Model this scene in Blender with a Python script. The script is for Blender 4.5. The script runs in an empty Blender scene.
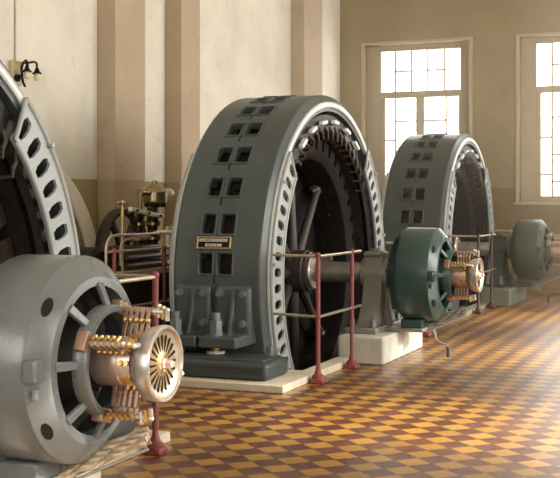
import bpy, bmesh, math, random
from math import pi, sin, cos, radians as R_, degrees
from mathutils import Vector, Matrix
random.seed(7)
SC = bpy.context.scene
COL = SC.collection

# ------------------------------------------------------------------ materials
def mat(name, col, rough=.5, metal=0.0, var=.12, scale=6.0, bump=0.0, bscale=40.0, rvar=.0, spec=.5, coat=0.0):
    m = bpy.data.materials.new(name); m.use_nodes = True
    nt = m.node_tree; b = nt.nodes['Principled BSDF']
    b.inputs['Roughness'].default_value = rough
    b.inputs['Metallic'].default_value = metal
    b.inputs['Specular IOR Level'].default_value = spec
    if coat:
        b.inputs['Coat Weight'].default_value = coat
        b.inputs['Coat Roughness'].default_value = .25
    tc = nt.nodes.new('ShaderNodeTexCoord')
    n = nt.nodes.new('ShaderNodeTexNoise'); n.inputs['Scale'].default_value = scale
    n.inputs['Detail'].default_value = 6
    nt.links.new(tc.outputs['Object'], n.inputs['Vector'])
    r = nt.nodes.new('ShaderNodeValToRGB')
    r.color_ramp.elements[0].position = .3; r.color_ramp.elements[1].position = .7
    r.color_ramp.elements[0].color = [c*(1-var) for c in col]+[1]
    r.color_ramp.elements[1].color = [min(1, c*(1+var)) for c in col]+[1]
    nt.links.new(n.outputs['Fac'], r.inputs['Fac'])
    nt.links.new(r.outputs['Color'], b.inputs['Base Color'])
    if rvar:
        mr = nt.nodes.new('ShaderNodeMapRange')
        mr.inputs['To Min'].default_value = max(0.02, rough-rvar); mr.inputs['To Max'].default_value = min(1, rough+rvar)
        nt.links.new(n.outputs['Fac'], mr.inputs['Value']); nt.links.new(mr.outputs['Result'], b.inputs['Roughness'])
    if bump:
        n2 = nt.nodes.new('ShaderNodeTexNoise'); n2.inputs['Scale'].default_value = bscale; n2.inputs['Detail'].default_value = 4
        nt.links.new(tc.outputs['Object'], n2.inputs['Vector'])
        bp = nt.nodes.new('ShaderNodeBump'); bp.inputs['Strength'].default_value = bump; bp.inputs['Distance'].default_value = .01
        nt.links.new(n2.outputs['Fac'], bp.inputs['Height']); nt.links.new(bp.outputs['Normal'], b.inputs['Normal'])
    return m

def srgb(r, g, b):
    f = lambda c: (c/255/12.92 if c/255 <= .04045 else ((c/255+.055)/1.055)**2.4)
    return (f(r), f(g), f(b))

M = {}
M['stator'] = mat('stator_paint', srgb(72,81,81), .34, 0, .08, 3, .12, 25, .06)
M['statord'] = mat('stator_haze_offset', srgb(52,62,60), .36, 0, .08, 3, .12, 25, .06)  # same stator paint, darkened for the far unit to offset the haze wash
M['shield'] = mat('shield_paint', srgb(158,164,163), .38, 0, .06, 4, .05, 40, .05)
M['rim'] = mat('rim_highlight', srgb(200,206,204), .3, .3, .05, 6)  # window highlight along the face rim, put into a pale colour
M['iron'] = mat('cast_iron', srgb(58,65,65), .42, 0, .1, 5, .15, 30, .06)
M['bolt'] = mat('bolt_steel', srgb(112,120,120), .4, .3, .1, 20)
M['dark'] = mat('rotor_dark', srgb(27,23,20), .6, .1, .2, 8, .2, 40, .1)
M['core'] = mat('laminated_core', srgb(44,36,31), .6, .2, .35, 30, .2, 60)
M['coil'] = mat('coil_varnish', srgb(32,27,25), .35, .1, .35, 18, .2, 30)
M['clip'] = mat('white_insulator', srgb(236,238,236), .35, 0, .03)
M['spoke'] = mat('spoke_iron', srgb(70,65,60), .4, .2, .1, 8)
M['steel'] = mat('polished_steel', srgb(204,198,190), .3, .8, .08, 12, 0, 40, .08)
M['hub'] = mat('hub_iron', srgb(78,68,62), .4, .3, .1, 8)
M['brass'] = mat('brass', srgb(212,182,116), .28, .95, .1, 30)
M['copper'] = mat('copper', srgb(224,200,188), .36, .75, .12, 25)
M['strap'] = mat('brush_strap', srgb(150,124,104), .38, .6, .15, 25)
M['bronze'] = mat('bronze_disc', srgb(186,162,118), .36, .85, .15, 14)
M['exgrey'] = mat('exciter_lit_grey', srgb(98,103,102), .28, 0, .07, 4, .08, 30, .06, .5, .2)  # lighter copy for the near exciter, its stronger light put into the colour
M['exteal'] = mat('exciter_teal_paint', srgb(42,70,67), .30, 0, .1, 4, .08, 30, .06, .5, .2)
M['exolive'] = mat('exciter_dark_olive', srgb(50,62,54), .4, 0, .1, 4, .08, 30, .06)  # darker, duller copy of the exciter colour for the far exciter and pedestal
M['black'] = mat('blackened_iron', srgb(28,26,25), .5, .1, .2, 10)
M['armature'] = mat('armature', srgb(24,21,20), .5, .2, .3, 24)
M['ped'] = mat('pedestal_paint', srgb(130,127,118), .4, .1, .15, 6, .15, 30, .08)
M['conc'] = mat('whitewashed_concrete', srgb(186,181,168), .85, 0, .12, 7, .35, 25)
M['slabm'] = mat('plinth_stone', srgb(200,190,168), .8, 0, .12, 7, .25, 25)
M['red'] = mat('red_oxide_paint', srgb(126,60,56), .45, 0, .12, 12)
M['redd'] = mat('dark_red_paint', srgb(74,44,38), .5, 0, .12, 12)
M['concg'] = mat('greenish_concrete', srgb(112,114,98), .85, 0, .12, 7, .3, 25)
M['rail'] = mat('rail_tube', srgb(206,196,172), .3, .8, .1, 20)
M['rope'] = mat('braided_cable', srgb(158,138,112), .85, 0, .25, 30, .4, 60)
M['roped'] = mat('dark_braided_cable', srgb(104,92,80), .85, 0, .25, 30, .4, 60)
M['pit'] = mat('pit_lining', srgb(70,58,48), .9, 0, .25, 5, .3, 20)
M['plat'] = mat('platform_board', srgb(160,126,100), .7, 0, .15, 7, .1, 20)
M['plati'] = mat('platform_casing', srgb(44,26,20), .6, 0, .2, 6)
M['nose'] = mat('platform_nosing', srgb(214,198,170), .4, .4, .1, 10)
M['darkmetal'] = mat('governor_dark', srgb(54,44,34), .38, .4, .25, 15)
M['bell'] = mat('governor_bell', srgb(160,140,106), .28, .75, .12, 10)
M['pale'] = mat('pale_steel', srgb(222,214,200), .4, .2, .08, 10)
M['wood'] = mat('lamp_board', srgb(190,174,136), .7, 0, .15, 14)
M['glass'] = mat('bulb_glass', srgb(226,214,176), .15, 0, .03)
M['white'] = mat('white_plaster', srgb(226,218,198), .8, 0, .08, 2.5, .2, 12)
M['surr'] = mat('surround_plaster', srgb(168,152,120), .8, 0, .06, 3)
M['frame'] = mat('window_paint', srgb(158,142,112), .6, 0, .05, 5)
M['lead'] = mat('glazing_bar', srgb(186,172,148), .6, 0, .05, 5)

for k in ('dark','core','coil','black'):
    M[k].node_tree.nodes['Principled BSDF'].inputs['Specular IOR Level'].default_value = .15
    M[k].node_tree.nodes['Principled BSDF'].inputs['Metallic'].default_value = 0
def pane_mat():
    m = bpy.data.materials.new('daylit_pane'); m.use_nodes = True
    b = m.node_tree.nodes['Principled BSDF']
    b.inputs['Base Color'].default_value = (.9,.9,.88,1); b.inputs['Roughness'].default_value = .2
    b.inputs['Emission Color'].default_value = (1,.985,.95,1); b.inputs['Emission Strength'].default_value = PANE
    return m
PANE = 6
M['pane'] = pane_mat()

def wall_mat(name, hi, lo, zs=1.65, var=.1):
    m = mat(name, hi, .85, 0, var, 1.6, .15, 18)
    nt = m.node_tree; b = nt.nodes['Principled BSDF']
    geo = nt.nodes.new('ShaderNodeNewGeometry'); sp = nt.nodes.new('ShaderNodeSeparateXYZ')
    nt.links.new(geo.outputs['Position'], sp.inputs[0])
    gt = nt.nodes.new('ShaderNodeMath'); gt.operation = 'LESS_THAN'; gt.inputs[1].default_value = zs
    nt.links.new(sp.outputs['Z'], gt.inputs[0])
    src = b.inputs['Base Color'].links[0].from_socket
    # stains of their own shape
    n = nt.nodes.new('ShaderNodeTexNoise'); n.inputs['Scale'].default_value = 5; n.inputs['Detail'].default_value = 8; n.inputs['Roughness'].default_value = .7
    nt.links.new(geo.outputs['Position'], n.inputs['Vector'])
    rr = nt.nodes.new('ShaderNodeValToRGB'); rr.color_ramp.elements[0].position = .56; rr.color_ramp.elements[1].position = .72
    rr.color_ramp.elements[0].color = (0,0,0,1); rr.color_ramp.elements[1].color = (.45,.45,.45,1)
    nt.links.new(n.outputs['Fac'], rr.inputs['Fac'])
    mx = nt.nodes.new('ShaderNodeMix'); mx.data_type = 'RGBA'
    nt.links.new(rr.outputs['Color'], mx.inputs[0]); nt.links.new(src, mx.inputs[6])
    mx.inputs[7].default_value = [c*.62 for c in hi]+[1]
    m2 = nt.nodes.new('ShaderNodeMix'); m2.data_type = 'RGBA'
    nt.links.new(gt.outputs[0], m2.inputs[0]); nt.links.new(mx.outputs[2], m2.inputs[6])
    m2.inputs[7].default_value = list(lo)+[1]
    nt.links.new(m2.outputs[2], b.inputs['Base Color'])
    return m
M['wall_l'] = wall_mat('wall_left_limewash', srgb(216,211,196), srgb(154,143,102))
M['wall_f'] = wall_mat('wall_far_plaster', srgb(140,123,88), srgb(118,96,62))
M['pil'] = wall_mat('pilaster_plaster', srgb(176,158,134), srgb(160,141,114), 1.65, .06)

def floor_mat():
    m = mat('tile_floor', (.5,.5,.5), .3)
    nt = m.node_tree; b = nt.nodes['Principled BSDF']; L = nt.links.new
    geo = nt.nodes.new('ShaderNodeNewGeometry')
    mp = nt.nodes.new('ShaderNodeMapping'); mp.vector_type = 'TEXTURE'
    mp.inputs['Location'].default_value = (-2.908, 6.073, 0); mp.inputs['Rotation'].default_value = (0,0,R_(45))
    mp.inputs['Scale'].default_value = (.1445,.1445,1)
    L(geo.outputs['Position'], mp.inputs['Vector'])
    ad = nt.nodes.new('ShaderNodeVectorMath'); ad.operation = 'ADD'; ad.inputs[1].default_value = (100,100,.5)
    L(mp.outputs[0], ad.inputs[0])
    ck = nt.nodes.new('ShaderNodeTexChecker'); ck.inputs['Scale'].default_value = 1
    L(ad.outputs[0], ck.inputs['Vector'])
    # per-tile tone
    fl = nt.nodes.new('ShaderNodeVectorMath'); fl.operation = 'FLOOR'; L(ad.outputs[0], fl.inputs[0])
    wn = nt.nodes.new('ShaderNodeTexWhiteNoise'); L(fl.outputs[0], wn.inputs['Vector'])
    fr = nt.nodes.new('ShaderNodeVectorMath'); fr.operation = 'FRACTION'; L(ad.outputs[0], fr.inputs[0])
    sp = nt.nodes.new('ShaderNodeSeparateXYZ'); L(fr.outputs[0], sp.inputs[0])
    def edge(o):
        a = nt.nodes.new('ShaderNodeMath'); a.operation = 'SUBTRACT'; a.inputs[1].default_value = .5; L(o, a.inputs[0])
        c = nt.nodes.new('ShaderNodeMath'); c.operation = 'ABSOLUTE'; L(a.outputs[0], c.inputs[0]); return c.outputs[0]
    mxm = nt.nodes.new('ShaderNodeMath'); mxm.operation = 'MAXIMUM'; L(edge(sp.outputs['X']), mxm.inputs[0]); L(edge(sp.outputs['Y']), mxm.inputs[1])
    gr = nt.nodes.new('ShaderNodeMath'); gr.operation = 'GREATER_THAN'; gr.inputs[1].default_value = .478; L(mxm.outputs[0], gr.inputs[0])
    ck.inputs['Color1'].default_value = list(srgb(158,114,34))+[1]
    ck.inputs['Color2'].default_value = list(srgb(84,38,17))+[1]
    hs = nt.nodes.new('ShaderNodeHueSaturation'); L(ck.outputs['Color'], hs.inputs['Color'])
    mr = nt.nodes.new('ShaderNodeMapRange'); mr.inputs['To Min'].default_value = .8; mr.inputs['To Max'].default_value = 1.18
    L(wn.outputs['Value'], mr.inputs['Value']); L(mr.outputs[0], hs.inputs['Value'])
    # scuffs
    n = nt.nodes.new('ShaderNodeTexNoise'); n.inputs['Scale'].default_value = 1.4; n.inputs['Detail'].default_value = 7; L(geo.outputs['Position'], n.inputs['Vector'])
    rr = nt.nodes.new('ShaderNodeValToRGB'); rr.color_ramp.elements[0].position = .5; rr.color_ramp.elements[1].position = .75
    rr.color_ramp.elements[0].color = (0,0,0,1); rr.color_ramp.elements[1].color = (.35,.35,.35,1); L(n.outputs['Fac'], rr.inputs['Fac'])
    m1 = nt.nodes.new('ShaderNodeMix'); m1.data_type = 'RGBA'; L(rr.outputs['Color'], m1.inputs[0]); L(hs.outputs[0], m1.inputs[6]); m1.inputs[7].default_value = list(srgb(150,112,74))+[1]
    m2 = nt.nodes.new('ShaderNodeMix'); m2.data_type = 'RGBA'; L(gr.outputs[0], m2.inputs[0]); L(m1.outputs[2], m2.inputs[6]); m2.inputs[7].default_value = list(srgb(70,44,26))+[1]
    b.inputs['Coat Weight'].default_value = .65; b.inputs['Coat Roughness'].default_value = .42
    L(m2.outputs[2], b.inputs['Base Color'])
    r2 = nt.nodes.new('ShaderNodeMapRange'); r2.inputs['To Min'].default_value = .28; r2.inputs['To Max'].default_value = .5
    L(n.outputs['Fac'], r2.inputs['Value']); L(r2.outputs[0], b.inputs['Roughness'])
    bp = nt.nodes.new('ShaderNodeBump'); bp.inputs['Strength'].default_value = .25; bp.inputs['Distance'].default_value = .004; bp.invert = True
    L(gr.outputs[0], bp.inputs['Height']); L(bp.outputs[0], b.inputs['Normal'])
    return m
M['floor'] = floor_mat()

# ------------------------------------------------------------------ mesh builder
class MB:
    def __init__(s): s.v = []; s.f = []
    def add(s, vs, fs):
        o = len(s.v); s.v += [tuple(v) for v in vs]; s.f += [[i+o for i in f] for f in fs]; return s
    def box(s, x0, x1, y0, y1, z0, z1, m=None):
        vs = [(x,y,z) for x in (x0,x1) for y in (y0,y1) for z in (z0,z1)]
        if m is not None: vs = [tuple(m @ Vector(v)) for v in vs]
        return s.add(vs, [(0,1,3,2),(4,6,7,5),(0,4,5,1),(2,3,7,6),(0,2,6,4),(1,5,7,3)])
    def rev(s, prof, cy=0., cz=0., n=64, a0=0., a1=360., closed=False, axis='x', c=None):
        """turn (t, r) profile about an axis through (cy, cz)"""
        full = abs(a1-a0) >= 360; k = n if full else n+1
        vs = []
        for i in range(k):
            a = R_(a0+(a1-a0)*i/n)
            for t, r in prof:
                if axis == 'x': vs.append((t, cy-r*cos(a), cz+r*sin(a)))
                elif axis == 'z': vs.append((c[0]+r*cos(a), c[1]+r*sin(a), t))
                else: vs.append((c[0]+r*cos(a), t, c[1]+r*sin(a)))
        p = len(prof); fs = []
        m = p if closed else p-1
        for i in range(n):
            j = (i+1) % k
            for q in range(m):
                r = (q+1) % p
                fs.append((i*p+q, i*p+r, j*p+r, j*p+q))
        if not closed and full:
            if prof[0][1] > 1e-6: fs.append(tuple(i*p for i in range(n)))
            if prof[-1][1] > 1e-6: fs.append(tuple(i*p+p-1 for i in range(n))[::-1])
        if closed and not full:
            fs.append(tuple(range(p))); fs.append(tuple((k-1)*p+i for i in range(p))[::-1])
        return s.add(vs, fs)
    def tube(s, pts, r, n=10, cap=True):
        pts = [Vector(p) for p in pts]; vs = []; fs = []
        rs = r if isinstance(r, (list, tuple)) else [r]*len(pts)
        up = None
        for i, p in enumerate(pts):
            d = (pts[min(i+1, len(pts)-1)]-pts[max(i-1, 0)]).normalized()
            if up is None:
                up = Vector((0,0,1)) if abs(d.z) < .9 else Vector((1,0,0))
            a = (up - d*up.dot(d)).normalized(); up = a; b = d.cross(a)
            for k in range(n):
                t = 2*pi*k/n; vs.append(p+(a*cos(t)+b*sin(t))*rs[i])
        for i in range(len(pts)-1):
            for k in range(n):
                fs.append((i*n+k, i*n+(k+1)%n, (i+1)*n+(k+1)%n, (i+1)*n+k))
        if cap: fs.append(tuple(range(n))[::-1]); fs.append(tuple((len(pts)-1)*n+k for k in range(n)))
        return s.add(vs, fs)
    def prism(s, poly, axis, lo, hi):
        n = len(poly)
        mk = {'x': lambda u,v,w:(w,u,v), 'y': lambda u,v,w:(u,w,v), 'z': lambda u,v,w:(u,v,w)}[axis]
        vs = [mk(u,v,lo) for u,v in poly]+[mk(u,v,hi) for u,v in poly]
        fs = [tuple(range(n))[::-1], tuple(range(n,2*n))]+[(i,(i+1)%n,n+(i+1)%n,n+i) for i in range(n)]
        return s.add(vs, fs)
    def ball(s, c, r, n=12, sx=1, sy=1, sz=1):
        vs = []; fs = []; m = n//2
        for i in range(m+1):
            t = pi*i/m
            for k in range(n):
                a = 2*pi*k/n; vs.append((c[0]+sx*r*sin(t)*cos(a), c[1]+sy*r*sin(t)*sin(a), c[2]+sz*r*cos(t)))
        for i in range(m):
            for k in range(n): fs.append((i*n+k, i*n+(k+1)%n, (i+1)*n+(k+1)%n, (i+1)*n+k))
        return s.add(vs, fs)
    def hexbolt(s, p, d, r, h, n=6, washer=True):
        d = Vector(d).normalized(); p = Vector(p)
        if washer: s.tube([p, p+d*h*.2], r*1.35, 16)
        return s.tube([p+d*h*.1, p+d*h], r, n)
    def sheet(s, polys, fmap, w0, w1):
        """thick sheet from 2D polygons sharing (u, v) points"""
        idx = {}; uv = []
        def g(p):
            k = (round(p[0],5), round(p[1],5))
            if k not in idx: idx[k] = len(uv); uv.append(p)
            return idx[k]
        F = [[g(p) for p in q] for q in polys]; n = len(uv)
        vs = [fmap(u,v,w0) for u,v in uv]+[fmap(u,v,w1) for u,v in uv]
        fs = []; ed = {}
        for q in F:
            fs.append(tuple(i+n for i in q)); fs.append(tuple(q[::-1]))
            for i in range(len(q)):
                e = (q[i], q[(i+1)%len(q)]); ed[frozenset(e)] = ed.get(frozenset(e), [])+[e]
        for k, l in ed.items():
            if len(l) == 1:
                a, b = l[0]; fs.append((a, b, b+n, a+n))
        return s.add(vs, fs)
    def build(s, name, m, parent=None, org=None, bevel=0, seg=2, ang=35, kind=None):
        if org is None:
            org = parent['_o'] if parent is not None and '_o' in parent else (0,0,0)
        me = bpy.data.meshes.new(name)
        me.from_pydata([(v[0]-org[0], v[1]-org[1], v[2]-org[2]) for v in s.v], [], s.f)
        bm = bmesh.new(); bm.from_mesh(me)
        bmesh.ops.remove_doubles(bm, verts=bm.verts, dist=1e-5)
        bmesh.ops.recalc_face_normals(bm, faces=bm.faces); bm.to_mesh(me); bm.free()
        for p in me.polygons: p.use_smooth = True
        me.set_sharp_from_angle(angle=R_(ang))
        me.materials.append(m)
        o = bpy.data.objects.new(name, me); COL.objects.link(o)
        if parent is not None:
            o.parent = parent; o['_o'] = org
        elif any(org): o.location = org
        if bevel:
            b = o.modifiers.new('bevel', 'BEVEL'); b.width = bevel; b.segments = seg; b.limit_method = 'ANGLE'; b.angle_limit = R_(40)
            b.harden_normals = False
        if kind: o['kind'] = kind
        return o

def thing(name, cat, label, org=(0,0,0), group=None):
    o = bpy.data.objects.new(name, None); COL.objects.link(o)
    o.location = org; o['_o'] = org; o['category'] = cat; o['label'] = label
    o.empty_display_size = .2
    if group: o['group'] = group
    return o
def tag(o, cat, label, group=None):
    o['category'] = cat; o['label'] = label
    if group: o['group'] = group
    return o
def copy_tree(o, parent=None):
    c = o.copy(); COL.objects.link(c)
    if parent is not None: c.parent = parent
    for ch in list(o.children): copy_tree(ch, c)
    return c
def walk(o):
    yield o
    for c in o.children: yield from walk(c)
def base_name(o): return o.name.split('.')[0]
def remat(root, old, new):
    for o in walk(root):
        if o.type == 'MESH' and o.material_slots and o.material_slots[0].material == old:
            o.material_slots[0].link = 'OBJECT'; o.material_slots[0].material = new

# ------------------------------------------------------------------ dimensions (metres)
ZS = .76                       # shaft height
YC = (3.92, 9.92, 15.92)       # the three shaft lines
YW = 17.94                     # far wall
XL, XR, YB, ZC = -6.1, 3.4, -3.0, 5.6
XB, XF = -4.25, -3.5           # stator back and front
RB = 1.65

def cylmap(u, v, w):           # u = X, v = angle from the near horizontal, w = radius
    a = R_(v); return (u, -w*cos(a), ZS+w*sin(a))
def annmap(x0, sgn):
    def f(u, v, w): a = R_(u); return (x0+sgn*w, -v*cos(a), ZS+v*sin(a))
    return f

# ------------------------------------------------------------------ ALTERNATOR (unit coordinates: y = 0 on the shaft line)
def make_alternator():
    t = thing('alternator', 'alternator', '', (-3.85, 0, 0), 'alternators in a row')
    # stator shell with pairs of windows
    us = [XB, -4.035, -3.915, -3.868, -3.738, XF]
    pitch = 11.45; h = 2.95; n0 = 5.1
    vs = []; holes = set()
    rows = [n0+pitch*i for i in range(15)]
    for r in rows: vs += [r-h, r+h]
    vs = [n0-h-x for x in (34,28,22,17,11.5,5.7)]+vs
    end = rows[-1]+h
    k = 1
    while end+k*5.7 < 360+vs[0]-2: vs.append(end+k*5.7); k += 1
    vs.append(360+vs[0])
    polys = []
    for i in range(len(us)-1):
        for j in range(len(vs)-1):
            u0,u1,v0,v1 = us[i],us[i+1],vs[j],vs[j+1]
            hole = i in (1,3) and any(abs(v0-(r-h)) < 1e-6 for r in rows)
            if hole:
                cu, cv = .018, .65
                polys += [[(u0,v0),(u0+cu,v0),(u0,v0+cv)],[(u1,v0),(u1,v0+cv),(u1-cu,v0)],
                          [(u1,v1),(u1-cu,v1),(u1,v1-cv)],[(u0,v1),(u0,v1-cv),(u0+cu,v1)]]
            else:
                mid = (v0+v1)/2
                polys += [[(u0,v0),(u1,v0),(u1,mid),(u0,mid)],[(u0,mid),(u1,mid),(u1,v1),(u0,v1)]]
    m = MB(); m.sheet(polys, cylmap, RB-.06, RB)
    sh = m.build('stator_shell', M['stator'], t, bevel=.006)
    # raised frames round the windows, and the seam strip between them
    for r in rows:
        for (a, b) in ((-4.035,-3.915),(-3.868,-3.738)):
            m = MB(); e = .016; ev = .55
            U = [a-e,a,b,b+e]; V = [r-h-ev,r-h,r+h,r+h+ev]
            P = [[(U[i],V[j]),(U[i+1],V[j]),(U[i+1],V[j+1]),(U[i],V[j+1])] for i in range(3) for j in range(3) if not (i==1 and j==1)]
            m.sheet(P, cylmap, RB-.01, RB+.010); m.build('window_frame', M['stator'], sh, bevel=.004)
    m = MB()
    for r in rows:
        P = [[(-3.9,r-pitch/2+.8*i),(-3.886,r-pitch/2+.8*i),(-3.886,r-pitch/2+.8*(i+1)),(-3.9,r-pitch/2+.8*(i+1))] for i in range(3)]
        m.sheet(P, cylmap, RB-.01, RB+.002)
    m.build('joint_seam', M['black'], sh)
    # chamfered cheeks between the shell and the end faces
    for s, (xa, xb) in ((1,(XF,-3.45)), (-1,(XB,-4.30))):
        m = MB(); m.rev([(xa-.03*s,RB-.055),(xa-.001*s,RB),(xa+.01*s,RB-.004),(xb-.006*s,1.585),(xb,1.57),(xb,1.50),(xa-.03*s,1.50)], 0, ZS, 128, closed=True)
        m.build('end_cheek', M['stator'], t)
        m = MB(); m.rev([(xb-.004*s,1.588),(xb+.012*s,1.588),(xb+.018*s,1.575),(xb+.018*s,1.545),(xb+.012*s,1.535),(xb-.004*s,1.535)], 0, ZS, 128, closed=True)
        m.build('face_rim', M['rim'], t)
    # laminated core and windings
    m = MB(); m.rev([(-4.2,1.30),(-4.2,1.55),(-3.55,1.55),(-3.55,1.30)], 0, ZS, 96, closed=True)
    for i in range(48):   # clamping bolts and blocks seen through the windows
        a = 7.5*i
        mm = Matrix.Translation((0,0,ZS)) @ Matrix.Rotation(R_(a),4,'X')
        m.box(-4.05,-3.99,-1.59,-1.53,-.03,.03,mm); m.box(-3.83,-3.77,-1.585,-1.53,-.045,.02,mm)
    m.build('stator_core', M['core'], t)
    m = MB()
    m.rev([(-3.56,1.33),(-3.50,1.30),(-3.47,1.33),(-3.48,1.47),(-3.52,1.50),(-3.56,1.50)], 0, ZS, 96, closed=True)
    w = m.build('end_winding', M['coil'], t)
    m = MB()
    N = 60
    for i in range(7, 24):     # coil loops
        a = R_(i*360/N); b = R_((i+.62)*360/N)
        P = [(x, -r*cos(q), ZS+r*sin(q)) for x, r, q in ((-3.52,1.37,a),(-3.47,1.35,a),(-3.455,1.31,a*.6+b*.4),(-3.46,1.27,a*.5+b*.5),(-3.47,1.25,b),(-3.54,1.24,b))]
        m.tube(P, .012, 6)
    m.build('coil_loop', M['hub'], w)
    for a in (56,67.5,79.5,93,107.5,120):   # pale blocks over the coil heads
        mm = Matrix.Translation((0,0,ZS)) @ Matrix.Rotation(R_(-a),4,'X')
        q = MB(); q.box(-3.47,-3.42,-1.42,-1.387,-.064,.064,mm)
        q.build('coil_block', M['clip'], w, bevel=.008)
    # slotted shields on both sides of each face
    def shield(x, s, a0, a1, sg):
        n = int((abs(a1-a0)-3)/5.2); P = []
        r0,r1,r2,r3 = 1.325,1.372,1.508,1.575
        if sg > 0: st = [a0+.0+5.2*i for i in range(n+1)]
        rs = [r0,r1,r2,r3]
        for i in range(n):
            u0 = a0+sg*5.2*i; um = u0+sg*2.3; u1 = u0+sg*5.2
            lo = 3.4*sg if i == 0 else 0        # slanted, rounded end
            f = lambda r: (lo*(r3-r)/(r3-r0))
            for k in range(3):
                P.append([(u0+(f(rs[k]) if i==0 else 0),rs[k]),(um+ (sg*.9 if i==0 and k==0 else 0)*0,rs[k]),(um,rs[k+1]),(u0+(f(rs[k+1]) if i==0 else 0),rs[k+1])])
                if k != 1: P.append([(um,rs[k]),(u1,rs[k]),(u1,rs[k+1]),(um,rs[k+1])])
                else:
                    c = .6*sg; d = .035
                    P += [[(um,rs[1]),(um+c,rs[1]),(um,rs[1]+d)],[(u1,rs[1]),(u1,rs[1]+d),(u1-c,rs[1])],
                          [(u1,rs[2]),(u1-c,rs[2]),(u1,rs[2]-d)],[(um,rs[2]),(um,rs[2]-d),(um+c,rs[2])]]
        m = MB(); m.sheet(P, annmap(x, s), .004, .022)
        aE = a0+sg*5.2*n
        pts = lambda r, b0, b1, k=60: [(x+s*.022, -r*cos(R_(b0+(b1-b0)*i/k)), ZS+r*sin(R_(b0+(b1-b0)*i/k))) for i in range(k+1)]
        m.tube(pts(r3-.008, a0, aE), .015, 8); m.tube(pts(r0+.008, a0+3.4*sg, aE), .013, 8)
        m.tube([(x+s*.022, -r*cos(R_(a0+3.4*sg*(r3-r)/(r3-r0))), ZS+r*sin(R_(a0+3.4*sg*(r3-r)/(r3-r0)))) for r in (r0+.008,(r0+r3)/2,r3-.008)], .013, 8)
        for i in range(2, n, 5):
            a = R_(a0+sg*(5.2*i+1.3)); m.hexbolt((x+s*.015, -(r3-.01)*cos(a), ZS+(r3-.01)*sin(a)), (s,0,0), .016, .035)
        m.build('slotted_shield', M['shield'], t)
    shield(-3.44, 1, 43, -38, -1); shield(-3.44, 1, 131, 217, 1)
    shield(-4.31, -1, 43, -38, -1); shield(-4.31, -1, 131, 217, 1)
    # rotor
    m = MB(); m.rev([(-4.12,1.05),(-4.12,1.15),(-3.62,1.15),(-3.62,1.12),(-3.66,1.06),(-3.7,1.05)], 0, ZS, 96, closed=True)
    for xx in (-4.0,-3.9,-3.8):
        for i in range(60):
            a = R_(6*i); m.ball((xx, -1.05*cos(a), ZS+1.05*sin(a)), .014, 6)
    rot = m.build('rotor', M['dark'], t)
    m = MB()
    for i in range(40):
        mm = Matrix.Translation((0,0,ZS)) @ Matrix.Rotation(R_(9*i),4,'X')
        m.box(-4.1,-3.64,-1.285,-1.14,-.062,.062,mm)
    m.build('field_poles', M['core'], rot)
    m = MB(); m.rev([(-3.99,.15),(-3.99,1.07),(-4.03,1.07),(-4.03,.15)], 0, ZS, 64, closed=True)
    m.build('web_disc', M['black'], rot)
    for i in range(8):
        a = R_(86+45*i); d = Vector((0,-cos(a),sin(a))); p = Vector((-3.845,0,ZS))
        q = MB(); q.tube([p+d*.15, p+d*.6, p+d*1.06], [.052,.042,.036], 12); q.tube([p+d*.99+Vector((-.05,0,0)), p+d*1.055], .06, 12)
        q.build('spoke', M['spoke'], rot)
    m = MB(); m.rev([(-4.2,.1),(-4.2,.2),(-3.98,.2),(-3.96,.20),(-3.70,.20),(-3.69,.185),(-3.66,.182),(-3.655,.172),(-3.655,.08)], 0, ZS, 48, closed=True)
    for i in range(8):
        a = R_(45*i+20); m.hexbolt((-3.66,-.135*cos(a),ZS+.135*sin(a)), (1,0,0), .018, .035)
    m.build('hub', M['hub'], rot)
    m = MB(); m.rev([(-4.9,.10),(-3.64,.10),(-3.60,.096),(-2.75,.096)], 0, ZS, 48)
    m.rev([(-3.65,.165),(-3.63,.17),(-3.615,.16),(-3.61,.08),(-3.65,.08)], 0, ZS, 48, closed=True)
    m.build('shaft', M['steel'], t)
    # shoe on the near side and its mate on the far side
    for sg in (-1, 1):
        def yb(a, b): return (min(sg*a,sg*b), max(sg*a,sg*b))
        y0, y1 = yb(1.74 if sg < 0 else 1.50, 2.20 if sg < 0 else 1.84)
        m = MB(); m.box(-4.50,-3.20, y0,y1,.06,.20); 
        m.build('foot_shoe', M['iron'], t, bevel=.04, seg=4)
        m = MB(); y0, y1 = yb(1.78 if sg < 0 else 1.53, 2.15 if sg < 0 else 1.80); m.box(-4.46,-3.25,y0,y1,.195,.212); m.build('shoe_top', M['iron'], t, bevel=.008)
        if sg > 0: continue
        m = MB(); m.rev([(sg*2.19,.045),(sg*2.205,.045),(sg*2.205,.032),(sg*2.215,.032),(sg*2.215,0.001)],0,0,18,axis='y',c=(-4.02,.135)); m.ball((-4.02,sg*2.21,.135),.026,10)
        m.build('drain_plug', M['black'], t)
        for bx in (-3.33, -4.40):
            m = MB(); m.hexbolt((bx, sg*1.82, .205), (0,0,1), .033, .07); m.build('holding_bolt', M['bolt'], t)
        for (x0, x1) in ((-4.235,-3.905),(-3.87,-3.555)):
            xc = (x0+x1)/2; m = MB()
            ya, yb_ = yb(1.48, 1.70); m.box(x0,x1,ya,yb_,.30,.735)
            br = m.build('mounting_bracket', M['stator'], t, bevel=.035, seg=3)
            m = MB(); ya, yb_ = yb(1.5, 1.99); m.box(x0-.005,x1+.005,ya,yb_,.262,.352); m.build('bracket_sole', M['stator'], br, bevel=.012)
            m = MB(); m.prism([(sg*1.69,.34),(sg*1.80,.34),(sg*1.73,.55),(sg*1.705,.70),(sg*1.69,.70)],'x',xc-.008,xc+.026)
            m.build('gusset', M['stator'], br, bevel=.01)
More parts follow.
